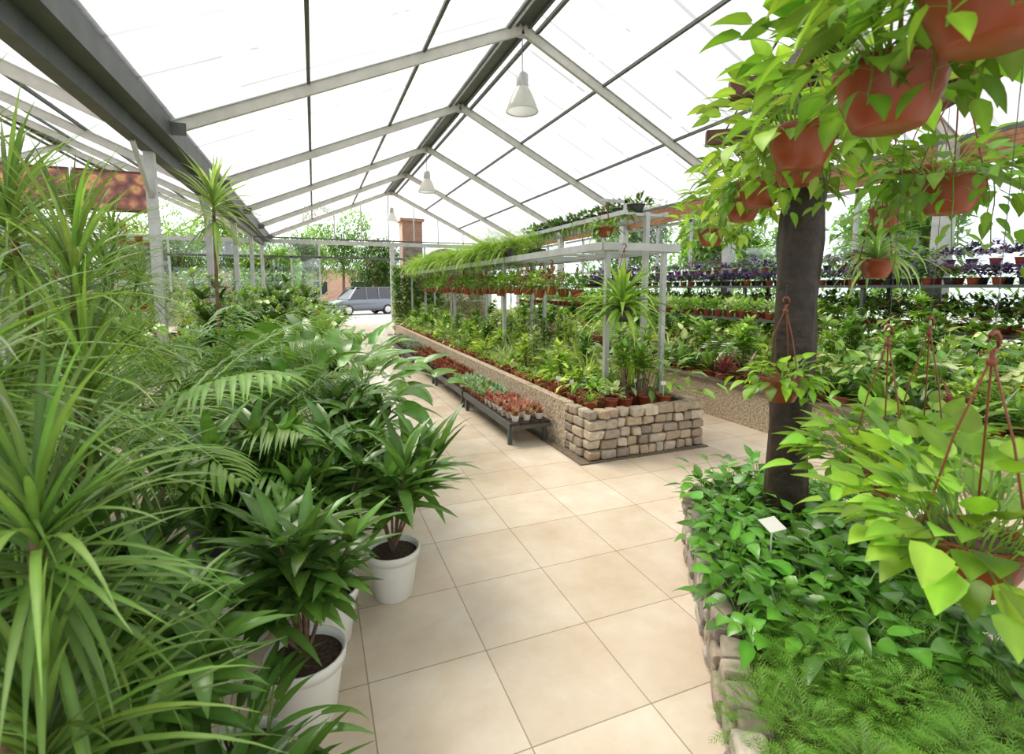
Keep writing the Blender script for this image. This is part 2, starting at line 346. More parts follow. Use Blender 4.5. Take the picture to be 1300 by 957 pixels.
def hanger(G,c,r,zt,hookr=.03,wire_to=None,mat='hook',th=.0035):
    for k in range(3):
        a=k*2.094+.4; p=(c[0]+r*math.cos(a),c[1]+r*math.sin(a),c[2])
        q=(c[0]+r*.55*math.cos(a),c[1]+r*.55*math.sin(a),c[2]+(zt-c[2])*.55)
        tube(G,[p,q,(c[0],c[1],zt)],th,mat,5)
    pts=[(c[0],c[1],zt-.02),(c[0],c[1],zt+hookr*.4)]
    for k in range(8):
        a=-math.pi/2+k*(1.5*math.pi)/7; pts.append((c[0]+hookr*math.cos(a)*1.0,c[1],zt+hookr*1.4+hookr*math.sin(a)))
    tube(G,pts,th*2.0,mat,6)
    lathe(G,(c[0],c[1],zt-.015),[(.001,-.01),(.012,-.008),(.012,.008),(.001,.012)],mat,8)
    if wire_to: tube(G,[(c[0],c[1],zt+hookr*2.2),(c[0],c[1],wire_to)],.0012,'dsteel',4)

# ------------------------------------------------------------------ shell
Y0,Y1=-5.0,25.0
XR,ZR=3.56,6.20; XL,ZL=-1.8,3.93; XE,ZE=8.6,3.72
XR2=-7.3; XL2=-12.8
G=Geo(); bx(G,XL2,XE+.1,Y0,Y1,-.12,0,'tile'); G.build('floor')
G=Geo(); bx(G,-60,60,-30,90,-.3,-.125,'asphalt'); G.build('ground_outside')
def slope(G,x0,z0,x1,z1):
    v=[[x0,Y0,z0],[x0,Y1,z0],[x1,Y1,z1],[x1,Y0,z1]]
    G.add(v,[[0,1,2,3]],(1,1,1),'roof',False)
G=Geo()
slope(G,XR,ZR,XL,ZL); slope(G,XE,ZE,XR,ZR); slope(G,XL-.5,ZL,XR2,ZR); slope(G,XR2,ZR,XL2,ZL)
G.build('ceiling')
G=Geo()
ty=[-3.5,.5,4.5,8.5,12.5,16.5,20.5,24.5]
def lerp(a,b,t): return a+(b-a)*t
for y in ty:
    for (xa,za,xb,zb) in ((XL,ZL,XR,ZR),(XE,ZE,XR,ZR),(XL-.5,ZL,XR2,ZR),(XL2,ZL,XR2,ZR)):
        beam(G,(xa,y,za-.13),(xb,y,zb-.13),.07,.15,'lsteel')
        beam(G,(xa,y,za-.04),(xb,y,zb-.04),.12,.015,'steel')
for (xa,za,xb,zb) in ((XL,ZL,XR,ZR),(XE,ZE,XR,ZR),(XL-.5,ZL,XR2,ZR),(XL2,ZL,XR2,ZR)):
    for t in (.345,.675):
        x=lerp(xa,xb,t);z=lerp(za,zb,t)-.035
        beam(G,(x,Y0,z),(x,Y1,z),.05,.05,'dsteel')
    s=1 if xb>xa else -1
    for k in (.12,.27):
        beam(G,(xb-s*k,Y0,zb-.03-k*.43),(xb-s*k,Y1,zb-.03-k*.43),.06,.06,'dsteel')
for x in (XR,XR2):
    beam(G,(x,Y0,ZR-.04),(x,Y1,ZR-.04),.16,.05,'dsteel')
    for y in ty: box(G,(x,y,ZR-.16),(.4,.02,.22),'steel')
G.build('roof_frame')
G=Geo()
for y in ty:
    box(G,(XL+.05,y-.04,ZL-.12),(.34,.02,.17),'dsteel')
bx(G,-2.34,-2.28,Y0,Y1,ZL-.22,ZL+.1,'dsteel'); bx(G,-1.82,-1.76,Y0,Y1,ZL-.22,ZL+.1,'dsteel'); bx(G,-2.34,-1.76,Y0,Y1,ZL-.26,ZL-.22,'dsteel')
bx(G,-2.13,-1.97,Y0,Y1,ZL-.46,ZL-.26,'dsteel')
G.build('valley_gutter')
for y in ty:
    G=Geo(); bx(G,-2.11,-1.99,y-.06,y+.06,0,ZL-.46,'steel')
    beam(G,(-2.05,y-.02,ZL-1.1),(-2.05,y-.7,ZL-.48),.05,.05,'steel')
    bx(G,-2.2,-1.9,y-.15,y+.15,0,.02,'steel'); G.build('steel_column',(-2.05,y,0))
G=Geo()
bx(G,XE-.05,XE+.1,Y0,Y1,0,.5,'brick'); G.build('wall_right')
G=Geo()
for i in range(5): bx(G,XE-.11,XE-.05-.004*(i%2),Y0,Y1,ZE-.45+i*.075,ZE-.38+i*.075,'owood')
bx(G,XE-.1,XE,Y0,Y1,ZE-.07,ZE,'dsteel')
G.build('trim_1')
for i,y in enumerate(ty[:-1]):
    G=Geo(); bx(G,XE,XE+.01,y+.09,y+3.91,.5,ZE-.45,'glass')
    for z in (.55,2.1,ZE-.5): bx(G,XE-.03,XE+.03,y+.09,y+3.91,z-.03,z+.03,'steel')
    for yy in (y+1.36,y+2.63): bx(G,XE-.03,XE+.03,yy-.03,yy+.03,.5,ZE-.45,'steel')
    G.build('window_%d'%(i+1))
for y in ty:
    G=Geo(); bx(G,XE-.24,XE-.06,y-.1,y+.1,0,ZE-.1,'steel'); G.build('steel_column',(XE-.13,y,0))
G=Geo()
def mull(x): bx(G,x-.04,x+.04,Y1-.06,Y1+.02,0,3.7,'steel')
for x in (-12.7,-11,-9.3,-7.3,-5.6,-3.9,-2.05,-.9,.3,3.6,5.2,6.9,8.5): mull(x)
bx(G,3.5,3.72,Y1-.1,Y1+.02,0,3.7,'steel')
bx(G,XL2,XE,Y1-.08,Y1+.04,3.6,3.78,'steel'); bx(G,XL2,XE,Y1-.06,Y1+.02,2.95,3.05,'dsteel'); bx(G,XL2,.3,Y1-.05,Y1+.01,.9,.97,'steel'); bx(G,3.6,XE,Y1-.05,Y1+.01,.9,.97,'steel')
for x in (1.0,2.2,3.47,4.7,5.9,7.2):
    z=ZR-abs(x-XR)*.43-.1; bx(G,x-.03,x+.03,Y1-.05,Y1+.01,3.7,z,'steel')
bx(G,XL2,.26,Y1-.02,Y1-.01,0.97,3.6,'glass'); bx(G,3.64,XE,Y1-.02,Y1-.01,0.97,3.6,'glass')
bx(G,XL2,.26,Y1-.04,Y1+.0,0,.9,'stucco'); bx(G,3.64,XE,Y1-.04,Y1+.0,0,.9,'brick')
G.build('wall_far')
G=Geo()
for y in (20.5,): bx(G,-1.97,XE-.26,y-.03,y+.03,3.42,3.47,'dsteel')
G.build('tie_beam')
G=Geo(); bx(G,XL2,XE,Y0-.02,Y0,.8,3.7,'glass'); bx(G,XL2,XE,Y0-.1,Y0,0,.8,'brick')
for x in np.arange(-12.7,8.7,2.13): bx(G,x-.04,x+.04,Y0-.05,Y0+.03,0,3.7,'steel')
G.build('wall_back')
G=Geo(); bx(G,XL2-.02,XL2,Y0,Y1,.8,ZL,'glass'); bx(G,XL2-.1,XL2,Y0,Y1,0,.8,'brick')
for y in ty: bx(G,XL2-.05,XL2+.05,y-.06,y+.06,0,ZL,'steel')
G.build('wall_left')
for y in (8.5,16.5,24.4):
    G=Geo(); z=4.70
    lathe(G,(XR,y,z),[(.275,-.0),(.28,.012),(.255,.10),(.20,.24),(.14,.36),(.10,.42)],'lamp',28)
    lathe(G,(XR,y,z),[(.285,.0),(.29,.014),(.275,.016)],'steel',28)
    lathe(G,(XR,y,z),[(.10,.42),(.105,.43),(.105,.62),(.07,.66),(.02,.67),(.02,.72),(.001,.72)],'steel',20)
    lathe(G,(XR,y,z),[(.001,.12),(.05,.14),(.07,.22),(.04,.34),(.03,.42)],'white',16)
    tube(G,[(XR,y,z+.7),(XR,y,ZR-.25)],.008,'dsteel',5)
    G.build('pendant_lamp',(XR,y,z))

# ------------------------------------------------------------------ central stone bed
BX0,BX1,BY0,BY1,BH=2.28,3.62,3.87,15.6,.47
G=Geo()
bx(G,BX0+.0,BX0+.10,BY0+.45,BY1,0,BH,'concrete'); bx(G,BX0+.03,BX0+.10,BY0+.1,BY0+.45,0,BH-.02,'mortar'); bx(G,BX1-.12,BX1-.04,BY0+.1,BY1,0,BH-.02,'mortar'); bx(G,BX0+.04,BX1-.04,BY0+.04,BY0+.12,0,BH-.02,'mortar')
bx(G,BX0+.1,BX1-.12,BY0+.12,BY1,0,BH-.08,'soil'); bx(G,BX0,BX1,BY1-.1,BY1,0,BH,'concrete')
bx(G,BX0-.10,BX1+.03,BY0-.05,BY0+.3,0,.012,'mortar'); bx(G,BX0-.10,BX0,BY0+.3,BY1,0,.012,'mortar')
bed=G.build('stone_planter_bed')
G=Geo()
def stones(x0,x1,z0,z1,place,rows=5):
    hs=(z1-z0)/rows
    for r in range(rows):
        x=x0
        while x<x1-.02:
            w=min(random.uniform(.09,.2),x1-x)
            if x1-(x+w)<.06: w=x1-x
            place(x+w/2,z0+hs*(r+.5),w-.012,hs-.012); x+=w
def stc(g=0):
    b=random.choice([(.50,.40,.28),(.42,.33,.24),(.60,.51,.39),(.34,.28,.22),(.52,.44,.35),(.48,.36,.25)]); k=random.uniform(.72,1.05)
    m=sum(b)/3; return tuple((c*(1-g)+m*g)*k for c in b)
stones(BX0,BX1,.01,BH+.01,lambda x,z,w,h:box(G,(x,BY0+.05+random.uniform(-.02,.02),z),(w,.12,h),'stone',stc(),0,.010))
stones(BY0+.12,BY0+4,.01,BH+.01,lambda x,z,w,h:box(G,(BX1-.03+random.uniform(-.01,.01),x,z),(.11,w,h),'stone',stc(),0,.008))
stones(BY0+.1,BY0+.45,.01,BH+.01,lambda x,z,w,h:box(G,(BX0+.04+random.uniform(-.01,.01),x,z),(.1,w,h),'stone',stc(),0,.008))
fc=G.build('stone_block_facing',bevel=.016); fc.parent=bed
G=Geo()
PZ=BH-.08
for y in (4.42,7.4,10.4,13.4,15.4):
    for x in (2.8,3.5): bx(G,x-.025,x+.025,y-.025,y+.025,PZ,2.03,'steel')
for y in (4.74,7.9): bx(G,3.475,3.525,y-.03,y+.03,PZ,2.44,'steel')
for x in (2.72,3.66): bx(G,x-.02,x+.02,4.38,15.5,1.98,2.06,'steel')
for y in np.arange(4.4,15.5,.5): bx(G,2.72,3.66,y-.015,y+.015,1.98,2.01,'steel')
bx(G,2.72,3.66,4.36,4.40,1.98,2.06,'steel')
for x in (3.2,3.75): bx(G,x-.018,x+.018,4.7,8.2,2.40,2.45,'steel')
for y in np.arange(4.75,8.2,.8): bx(G,3.2,3.75,y-.012,y+.012,2.40,2.43,'steel')
bx(G,2.9,3.22,4.72,4.74,2.52,2.55,'steel'); bx(G,3.19,3.22,4.72,4.74,2.4,2.55,'steel')
G.build('plant_display_frame')
G=Geo()
ys=[4.55,6.3,8.1,9.9,11.8,13.8]
for a,b in zip(ys[:-1],ys[1:]):
    b-=.06
    for k in range(4): bx(G,1.78+k*.115,1.885+k*.115,a,b,.21,.235,'wood')
    for x in (1.81,2.2):
        for y in (a+.08,b-.08): bx(G,x-.02,x+.02,y-.02,y+.02,0,.21,'dsteel')
    bx(G,1.78,2.24,a,a+.03,.17,.21,'dsteel'); bx(G,1.78,2.24,b-.03,b,.17,.21,'dsteel'); bx(G,1.775,1.79,a,b,.17,.24,'dsteel')
G.build('low_display_bench')
G=Geo()
for y in np.arange(4.64,13.7,.14):
    for x in (1.86,2.0,2.14):
        yy=y+U(-.015,.015); xx=x+U(-.01,.01)
        if y<5.6: pm,cl='white',[(.38,.15,.10),(.46,.24,.16),(.34,.20,.10)][R.randint(3)]
        elif y<7: pm,cl='terra2',[(.28,.40,.22),(.36,.46,.30),(.20,.32,.10)][R.randint(3)]
        elif y<10.2: pm,cl='black',[RB,(.3,.13,.06),(.2,.1,.04)][R.randint(3)]
        else: pm,cl='black',(.30,.12,.34)
        pot(G,(xx,yy,.236),.045,.07,pm,10)
        if y<10.2: rosette(G,(xx,yy,.31),28,.10*U(.8,1.25),.042,cl,(0.0,1.4),(-.2,.4),'leaf','ovate',2,.02,var=.4)
        else: mound(G,(xx,yy,.31),.08,.07,22,.05,.03,MD,flowers=[(.30,.12,.42),(.2,.07,.3)][R.randint(2)],nf=7,fs=.022)
G.build('potted_succulents',(2,9,.236))

# plants on the central bed
G=Geo()
kinds=[MD,BR,YG,PALE,BR,BR,YG]
for y in np.arange(4.08,15.4,.2):
    for j,x in enumerate((2.45,2.64,2.86,3.08,3.3)):
        xx=x+U(-.03,.03); yy=y+U(-.03,.03); z=BH-.078
        r=.07 if j<2 else .08
        if j<2 or y<4.4: pot(G,(xx,yy,z),r,.13,'terra' if R.rand()<.6 else 'terra2',10)
        col=kinds[R.randint(len(kinds))]; q=R.rand(); hz=z+.12; s=1+.25*max(0,j-1)
        if j==0:
            if q<.35: rosette(G,(xx,yy,hz),26,.16,.012,BR,(.2,1.5),(.3,1.2),seg=3,h=.01)
            elif q<.55: mound(G,(xx,yy,hz),.09,.08,26,.06,.035,RB)
            else: mound(G,(xx,yy,hz),.10,.10,34,.07,.03,col,flowers=RED,nf=2 if q>.8 else 0,fs=.025)
        elif q<.25: mound(G,(xx,yy,hz),.13*s,.2*s,46,.10,.05,col)
        elif q<.45: petiolate(G,(xx,yy,hz),.04,26,.28*s,.16,.085,col,prof='ovate',seg=2)
        elif q<.6: mound(G,(xx,yy,hz),.12*s,.16*s,40,.08,.04,MD,flowers=[RED,(.8,.75,.7),(.7,.12,.2),(.8,.5,.05)][R.randint(4)],nf=6,fs=.032)
        elif q<.8: rosette(G,(xx,yy,hz),40,.36*s,.024,YG if q<.7 else PALE,(.3,1.5),(.4,1.4),seg=3,h=.02)
        else: whorls(G,(xx,yy,hz),3,.40*s,.09,7,.15,.055,col,lev=3)
        if R.rand()<.14: box(G,(xx-.05,yy-.05,hz+.14),(.05,.002,.04),'white',rz=U(-.5,.5)); box(G,(xx-.05,yy-.05,hz+.06),(.004,.002,.14),'white')
G.build('potted_bed_plants',(2.9,9,BH-.075))

def fern(G,c,n,L,col,nl=22,lL=.07,lW=.014,elr=(.2,1.4),dr=(1.0,2.0)):
    az=U(0,6.283,n); fronds(G,np.tile(c,(n,1))+U(-.03,.03,(n,3)),az,U(elr[0],elr[1],n),L*U(.6,1.1,n),U(dr[0],dr[1],n),nl,lL,lW,col,ang=1.35,ldroop=.2,seg=1,sw=.006,flat=True)
G=Geo()
for y in np.arange(6.95,15.45,.36):
    for x in (2.76,3.2):
        pot(G,(x,y,2.06),.10,.12,'black',10)
        fern(G,(x,y,2.2),60,.50,[(.30,.50,.06),(.24,.45,.05),(.36,.55,.09)][R.randint(3)],14,.095,.036,(-.2,1.5),(.9,2.2))
G.build('boston_fern_row',(3,11,2.06))
G=Geo()
for y in np.arange(4.9,8.1,.33):
    pot(G,(3.47,y,2.45),.1,.1,'black',8); mound(G,(3.47,y,2.5),.24,.12,60,.10,.045,DK)
    n=26; leaves(G,np.tile((3.3,y,2.46),(n,1)),U(0,6.28,n),U(-.3,.4,n),U(.12,.28,n),.03,U(1.0,2.0,n),cj(MD,n),'leaf','strap',4)
G.build('upper_tray_plants',(3.47,10,2.45))
G=Geo()
for y in np.arange(5.6,13.5,.36):
    for x in (2.74,3.1):
        zz=1.50+U(-.03,.03); pot(G,(x,y,zz),.085,.11,'terra',10); hanger(G,(x,y,zz+.1),.08,zz+.38,.02,th=.003)
        mound(G,(x,y,zz+.1),.19,.24,70,.10,.06,[MD,(.20,.14,.06),BR,MD][R.randint(4)])
        n=18; leaves(G,np.tile((x,y,zz+.14),(n,1)),U(0,6.28,n),U(0,.8,n),U(.12,.28,n),.022,U(1.2,2.2,n),cj(MD,n),'leaf','strap',4)
G.build('hanging_basket_row',(2.9,9.5,1.98))
G=Geo()
bx(G,2.45,3.35,15.7,16.0,0,.4,'concrete')
n=5000; b=np.stack([U(2.3,3.9,n),U(15.65,16.2,n),U(.3,2.3,n)],1)
leaves(G,b,U(0,6.28,n)-.0,U(-.5,.8,n),.14,.07,.6,cj(MD,n,.4),'leaf','ovate',2)
G.build('climbing_hedge',(2.9,15.8,0))

# ------------------------------------------------------------------ right beds
G=Geo(); RX0=4.6
bx(G,RX0,RX0+.12,1.6,15.5,0,.42,'concrete'); bx(G,RX0+.12,8.1,1.6,1.72,0,.42,'concrete'); bx(G,RX0+.12,8.1,1.72,15.5,0,.36,'soil')
bx(G,RX0-.03,RX0+.15,1.57,15.5,.42,.46,'mortar')
G.build('raised_plant_bed')
G=Geo()
for y in np.arange(1.8,15.3,.3):
    for j,x in enumerate(np.arange(4.85,8.0,.34)):
        xx=x+U(-.05,.05); yy=y+U(-.05,.05); z=.362
        q=R.rand(); s=1+j*.07
        if j<2: pot(G,(xx,yy,z),.095,.17,'terra' if R.rand()<.8 else 'terra2',10)
        hz=z+.15
        if j==0:
            rosette(G,(xx,yy,hz),26,.38,.055,[(.14,.12,.04),(.16,.05,.04),DK,MD][R.randint(4)],(.2,1.4),(.2,.9),'gloss',seg=3,h=.02)
        elif q<.2: petiolate(G,(xx,yy,hz),.06,40,.45*s,.22,.11,[MD,BR,(.5,.6,.25)][R.randint(3)],prof='ovate',seg=3)
        elif q<.4: rosette(G,(xx,yy,hz),54,.5*s,.035,[BR,PALE,YG][R.randint(3)],(.2,1.5),(.4,1.5),seg=4,h=.03)
        elif q<.55: mound(G,(xx,yy,hz),.2,.38*s,80,.12,.06,[YG,BR,MD][R.randint(3)])
        elif q<.82: mound(G,(xx,yy,hz),.2,.30*s,60,.10,.05,MD,flowers=[(.85,.85,.8),(.8,.55,.05),RED,(.8,.8,.75)][R.randint(4)],nf=34,fs=.045)
        else: whorls(G,(xx,yy,hz),4,.62*s,.14,8,.17,.065,[MD,BR,MD][R.randint(3)],lev=3)
G.build('potted_bed_plants',(6.3,8,.36))
G=Geo()
bx(G,7.55,8.25,.5,14,1.6,1.64,'dsteel'); bx(G,7.95,8.25,.5,14,1.86,1.89,'dsteel')
for y in np.arange(.6,14,2.2):
    for x in (7.6,8.2): bx(G,x-.025,x+.025,y-.025,y+.025,.365,1.6 if x<8 else 1.86,'dsteel')
bx(G,7.55,8.25,.5,14,1.0,1.03,'dsteel')
G.build('tiered_flower_stand')
G=Geo()
for y in np.arange(.7,13.9,.25):
    for x,zz in ((7.65,1.64),(7.85,1.64),(8.1,1.89)):
        pot(G,(x,y,zz),.07,.09,['black','terra'][R.randint(2)],8)
        c1=[(.24,.14,.40),(.34,.22,.52),(.16,.09,.28),(.45,.30,.55),(.40,.10,.28)][R.randint(5)]
        mound(G,(x,y,zz+.07),.17,.20*U(.7,1.3),50,.095,.05,[(.06,.05,.07),MD,DK,(.10,.06,.12)][R.randint(4)],flowers=c1,nf=int(U(14,44)),fs=.045)
    for x in (7.7,7.93,8.12):
        pot(G,(x,y,1.03),.07,.1,'terra',8); mound(G,(x,y,1.10),.17,.40,64,.12,.06,[MD,DK,MD][R.randint(3)],flowers=[RED,(.6,.12,.2),(.75,.35,.45)][R.randint(3)],nf=14,fs=.05)
G.build('purple_petunia_pots',(7.9,7,1.62))
G=Geo()
bx(G,5.85,6.25,4.8,14.5,1.12,1.15,'dsteel')
for y in np.arange(5,14.5,2.3):
    for x in (5.9,6.2): bx(G,x-.02,x+.02,y-.02,y+.02,.36,1.12,'dsteel')
G.build('metal_plant_stand')
G=Geo()
for y in np.arange(4.95,14.4,.24):
    for x in (5.96,6.15):
        pot(G,(x,y,1.15),.06,.10,'terra',8); mound(G,(x,y,1.23),.16,.22,50,.10,.05,[BR,MD,PALE][R.randint(3)])
G.build('potted_seedlings',(6,9,1.15))

# ------------------------------------------------------------------ pergola and planter at right
P0=np.array([1.31,.83]); u=np.array([.578,.816]); nr=np.array([.816,-.578])
def W(a,r): p=P0+a*u+r*nr; return float(p[0]),float(p[1])
ang=math.atan2(u[1],u[0])
px,py=W(1.5,.25)
BZ=2.74
G=Geo()
v=[];n=12
hh=np.linspace(.2,BZ-.08,16)
for z in hh:
    for j in range(n):
        a=2*math.pi*j/n; s=max(abs(math.cos(a)),abs(math.sin(a))); rr=.094/s**.85*(1+.06*math.sin(z*9+j*2)+.04*math.sin(z*23+j*5))
        v.append([px+rr*math.cos(a+ang),py+rr*math.sin(a+ang),z])
f=[[i*n+j,i*n+(j+1)%n,(i+1)*n+(j+1)%n,(i+1)*n+j] for i in range(len(hh)-1) for j in range(n)]
G.add(v,f,(1,1,1),'wood')
a0=W(-2.2,.25);a1=W(3.05,.25)
beam(G,(a0[0],a0[1],BZ),(a1[0],a1[1],BZ),.13,.16,'wood')
for a in (-2.15,-1.1,-.15,.9,1.95,2.97):
    p=W(a,-.06);q=W(a,1.25); beam(G,(p[0],p[1],BZ+.05),(q[0],q[1],BZ+.05),.09,.11,'rwood')
p=W(-2.2,1.12);q=W(3.1,1.12); beam(G,(p[0],p[1],BZ-.05),(q[0],q[1],BZ-.05),.08,.1,'rwood')
for r in (.02,.55,.8):
    p=W(-2.2,r);q=W(3.0,r); tube(G,[(p[0],p[1],BZ-.015),(q[0],q[1],BZ-.015)],.006,'dsteel',6)
G.build('wooden_pergola')

HP=.28
def outline(off):
    r=.47+off; pts=[]
    for a in np.linspace(-1.6,1.7,40): pts.append((a,.25-r))
    for t in np.linspace(-math.pi/2,math.pi/2,24)[1:-1]: pts.append((1.7+r*math.cos(t),.25+r*math.sin(t)))
    for a in np.linspace(1.7,-1.6,40): pts.append((a,.25+r))
    for t in np.linspace(math.pi/2,3*math.pi/2,24)[1:-1]: pts.append((-1.6+r*math.cos(t),.25+r*math.sin(t)))
    return pts
G=Geo()
I=[W(a,r) for a,r in outline(-.1)]; n=len(I)
def strip(A_,za,B_,zb,mat): 
    v=[[p[0],p[1],za] for p in A_]+[[p[0],p[1],zb] for p in B_]
    G.add(v,[[i,(i+1)%n,n+(i+1)%n,n+i] for i in range(n)],(1,1,1),mat,False)
O2=[W(a,r) for a,r in outline(-.03)]
strip(O2,0,O2,HP-.03,'mortar'); strip(O2,HP-.03,I,HP-.03,'mortar')
C=[W(min(max(a,-1.6),1.7),.25) for a,r in outline(-.1)]
strip(I,HP-.05,C,HP-.01,'soil')
Op=outline(-.015); seglen=[0]
for i in range(n): 
    a=np.array(W(*Op[i]));b=np.array(W(*Op[(i+1)%n])); seglen.append(seglen[-1]+float(np.linalg.norm(b-a)))
tot=seglen[-1]; Pl=[W(*q) for q in Op]+[W(*Op[0])]
def at(s): 
    s=s%tot; return np.array([np.interp(s,seglen,[p[0] for p in Pl]),np.interp(s,seglen,[p[1] for p in Pl])])
G2=Geo()
for r in range(4):
    s=random.uniform(0,.1)
    while s<tot:
        w=random.uniform(.07,.16); a=at(s);b=at(s+w); c=(a+b)/2; an=math.atan2(b[1]-a[1],b[0]-a[0])
        box(G2,(c[0]+random.uniform(-.012,.012),c[1]+random.uniform(-.012,.012),.01+HP/4*(r+.5)),(w-.008,.1,HP/4-.008),'stone',tuple(.85*q for q in stc(.3)),an,.010); s+=w
core=G.build('planter_soil'); stn=G2.build('curved_stone_planter',bevel=.014); core.parent=stn

def pts_in(n,amin,amax,m=.06,mr=None):
    mr=m if mr is None else mr
    a=U(amin,amax,n); r=U(-.47+m,.47-mr,n)
    k=(a<=1.7)|((a-1.7)**2+r**2<(.47-m)**2); a=a[k];r=r[k]
    return P0[0]+a*u[0]+(r+.25)*nr[0],P0[1]+a*u[1]+(r+.25)*nr[1],len(a)
G=Geo()
X,Y,n=pts_in(1900,.4,2.15,.05,-.02)
base=np.stack([X,Y,np.full(n,HP-.02)],1)
az=U(0,6.28,n); T,e=leaves(G,base,az,U(.7,1.5,n),U(.04,.24,n),.005,.5,cj((.14,.28,.05),n),'leaf','const',3,flat=True)
leaves(G,T,az,e-U(.1,.8,n),U(.06,.12,n),U(.045,.085,n),U(.3,1.0,n),cj((.09,.24,.03),n,.5),'gloss','heart',4,.1,roll=U(-.4,.4,n))
G.build('pothos_groundcover',(px,py,HP))
# bushy feathery clubmoss: domed clumps of short fronds
G=Geo()
X,Y,nc=pts_in(90,-1.2,.60,.05,-.08)
for cx,cy in zip(X,Y):
    r=U(.09,.14); h=U(.09,.17); m=int(U(75,100))
    th=U(0,6.283,m); q=np.sqrt(U(0,1,m)); 
    zb=HP-.03+h*(1-q**2)*.8
    b=np.stack([cx+r*q*np.cos(th)*.8,cy+r*q*np.sin(th)*.8,zb],1)
    g=U(.75,1.2)
    fronds(G,b,th+U(-.5,.5,m),1.35-q*.9+U(-.2,.2,m),U(.06,.11,m),U(.5,1.5,m),8,.026,.012,(.17*g,.37*g,.045*g),ang=1.25,ldroop=.2,seg=1,sw=.003,flat=True)
G.build('selaginella_groundcover',(*W(-.3,.25),HP))
G=Geo(); lp=W(.95,.05); beam(G,(lp[0],lp[1],HP-.02),(lp[0],lp[1],HP+.24),.006,.006,'white')
v=np.array([[-.05,-.035,0],[.05,-.035,0],[.05,.035,.03],[-.05,.035,.03]])+np.array([lp[0],lp[1],HP+.235]); G.add(v,[[0,1,2,3]],(1,1,1),'white',False); v2=v-[0,0,.002]; G.add(v2,[[3,2,1,0]],(1,1,1),'white',False)
G.build('plant_label')

PG=(.20,.37,.04)
def hang_pothos(loc,r,n,bl,top,col=PG,trail=6,tl=.5,kind='pothos',pm='terra',hk=.4,name='hanging_pothos',ps=1.0,el=(-.1,1.45),bd=.8,W_=.02,dr=(1.0,2.2)):
    x,y,z=loc; G=Geo(); h=r*1.25
    lathe(G,(x,y,z-h/2),[(0.001,0),(r*.55,0),(r*.62,h*.03),(r*.86,h*.45),(r*.96,h*.82),(r*1.02,h*.84),(r*1.04,h*.98),(r*1.0,h),(r*.93,h*.97),(r*.9,h*.86)],pm,28)
    lathe(G,(x,y,z-h/2),[(r*.92,h*.87),(0.001,h*.92)],'soil',16)
    zt=z+h/2
    hanger(G,(x,y,zt),r*1.0,zt+hk,r*.22,wire_to=top if zt+hk+.05<top else None,th=.0030)
    if kind=='pothos':
        petiolate(G,(x,y,zt-.03),r*.9,n,r*1.3*ps,bl,bl*.66,col,el,'leaf','heart',5,.7,bd,.5,tilt=(-.2,.4))
        for k in range(trail):
            a=random.uniform(0,6.28); L=tl*random.uniform(.4,1.1); pts=[];q=Vector((x+r*.9*math.cos(a),y+r*.9*math.sin(a),zt)); 
            for s in range(9):
                pts.append(tuple(q)); k2=s/8; q=q+Vector((math.cos(a)*(1-k2)**2*.5+random.uniform(-.15,.15),math.sin(a)*(1-k2)**2*.5+random.uniform(-.15,.15),(.25-1.3*min(1,k2*2.2))))*L/8
            tube(G,pts,.0022,'leaf',5,(.2,.34,.06))
            b=np.array(pts[1:]); m=len(b); az=a+np.where(np.arange(m)%2,1.1,-1.1)+U(-.5,.5,m)
            T,e=leaves(G,b,az,U(-.2,.6,m),.03,.003,.3,cj((.2,.34,.06),m),'leaf','const',2,flat=True)
            leaves(G,T,az,U(-1.0,-.1,m),bl*U(.5,.9,m),bl*.62*U(.5,.9,m),U(.2,.8,m),cj(col,m,.35),'leaf','heart',5,.1)
    elif kind=='fern': fern(G,(x,y,zt),34,r*3.2,col,20,.07,.02)
    elif kind=='spider':
        rosette(G,(x,y,zt+.03),n,bl,W_,col,(0,1.5),dr,seg=7,h=.05)
    return G.build(name,(x,y,z))
TB=BZ
HANG=[((1.13,.55,2.10),.12,.11),((1.32,.84,2.06),.12,.11),((1.66,1.35,2.10),.115,.11),((1.92,1.57,2.10),.11,.105),((2.20,2.02,2.09),.11,.105),((2.50,2.42,2.08),.11,.105),((2.98,3.19,2.0),.105,.11)]
for i,(l,r,bl) in enumerate(HANG): hang_pothos(l,r,115,bl,TB,[PG,(.14,.30,.03),(.25,.40,.055)][i%3],trail=5,tl=.30,hk=.3,ps=1.75,el=(.1,1.5),bd=.7)
hang_pothos((2.27,1.20,1.95),.11,60,.10,TB,(.14,.29,.03),trail=9,tl=.5,hk=.35,ps=1.3)
hang_pothos((2.75,1.55,2.10),.11,80,.10,TB,(.14,.30,.03),trail=5,tl=.35,hk=.3,ps=1.5,el=(.15,1.5))
hang_pothos((3.24,2.02,2.02),.10,30,.10,TB,(.16,.34,.04),kind='fern',hk=.35,name='hanging_fern')
hang_pothos((1.56,.70,.90),.115,160,.12,TB,(.22,.40,.04),trail=0,tl=.2,hk=.46,ps=1.7,el=(.35,1.5),bd=.5)
hang_pothos((2.05,1.24,.84),.10,150,.12,TB,(.20,.38,.04),trail=1,tl=.2,hk=.50,ps=1.9,el=(.3,1.5),bd=.6)
hang_pothos((2.45,1.32,.86),.10,150,.12,TB,(.22,.40,.04),trail=1,tl=.2,hk=.50,ps=1.8,el=(.3,1.5),bd=.6)
hang_pothos((2.15,1.78,1.10),.10,60,.09,1.62,(.22,.40,.04),trail=2,tl=.2,hk=.34)
hang_pothos((2.75,1.75,1.70),.08,60,.34,TB,(.28,.44,.12),kind='spider',hk=.4,name='hanging_spider_plant')
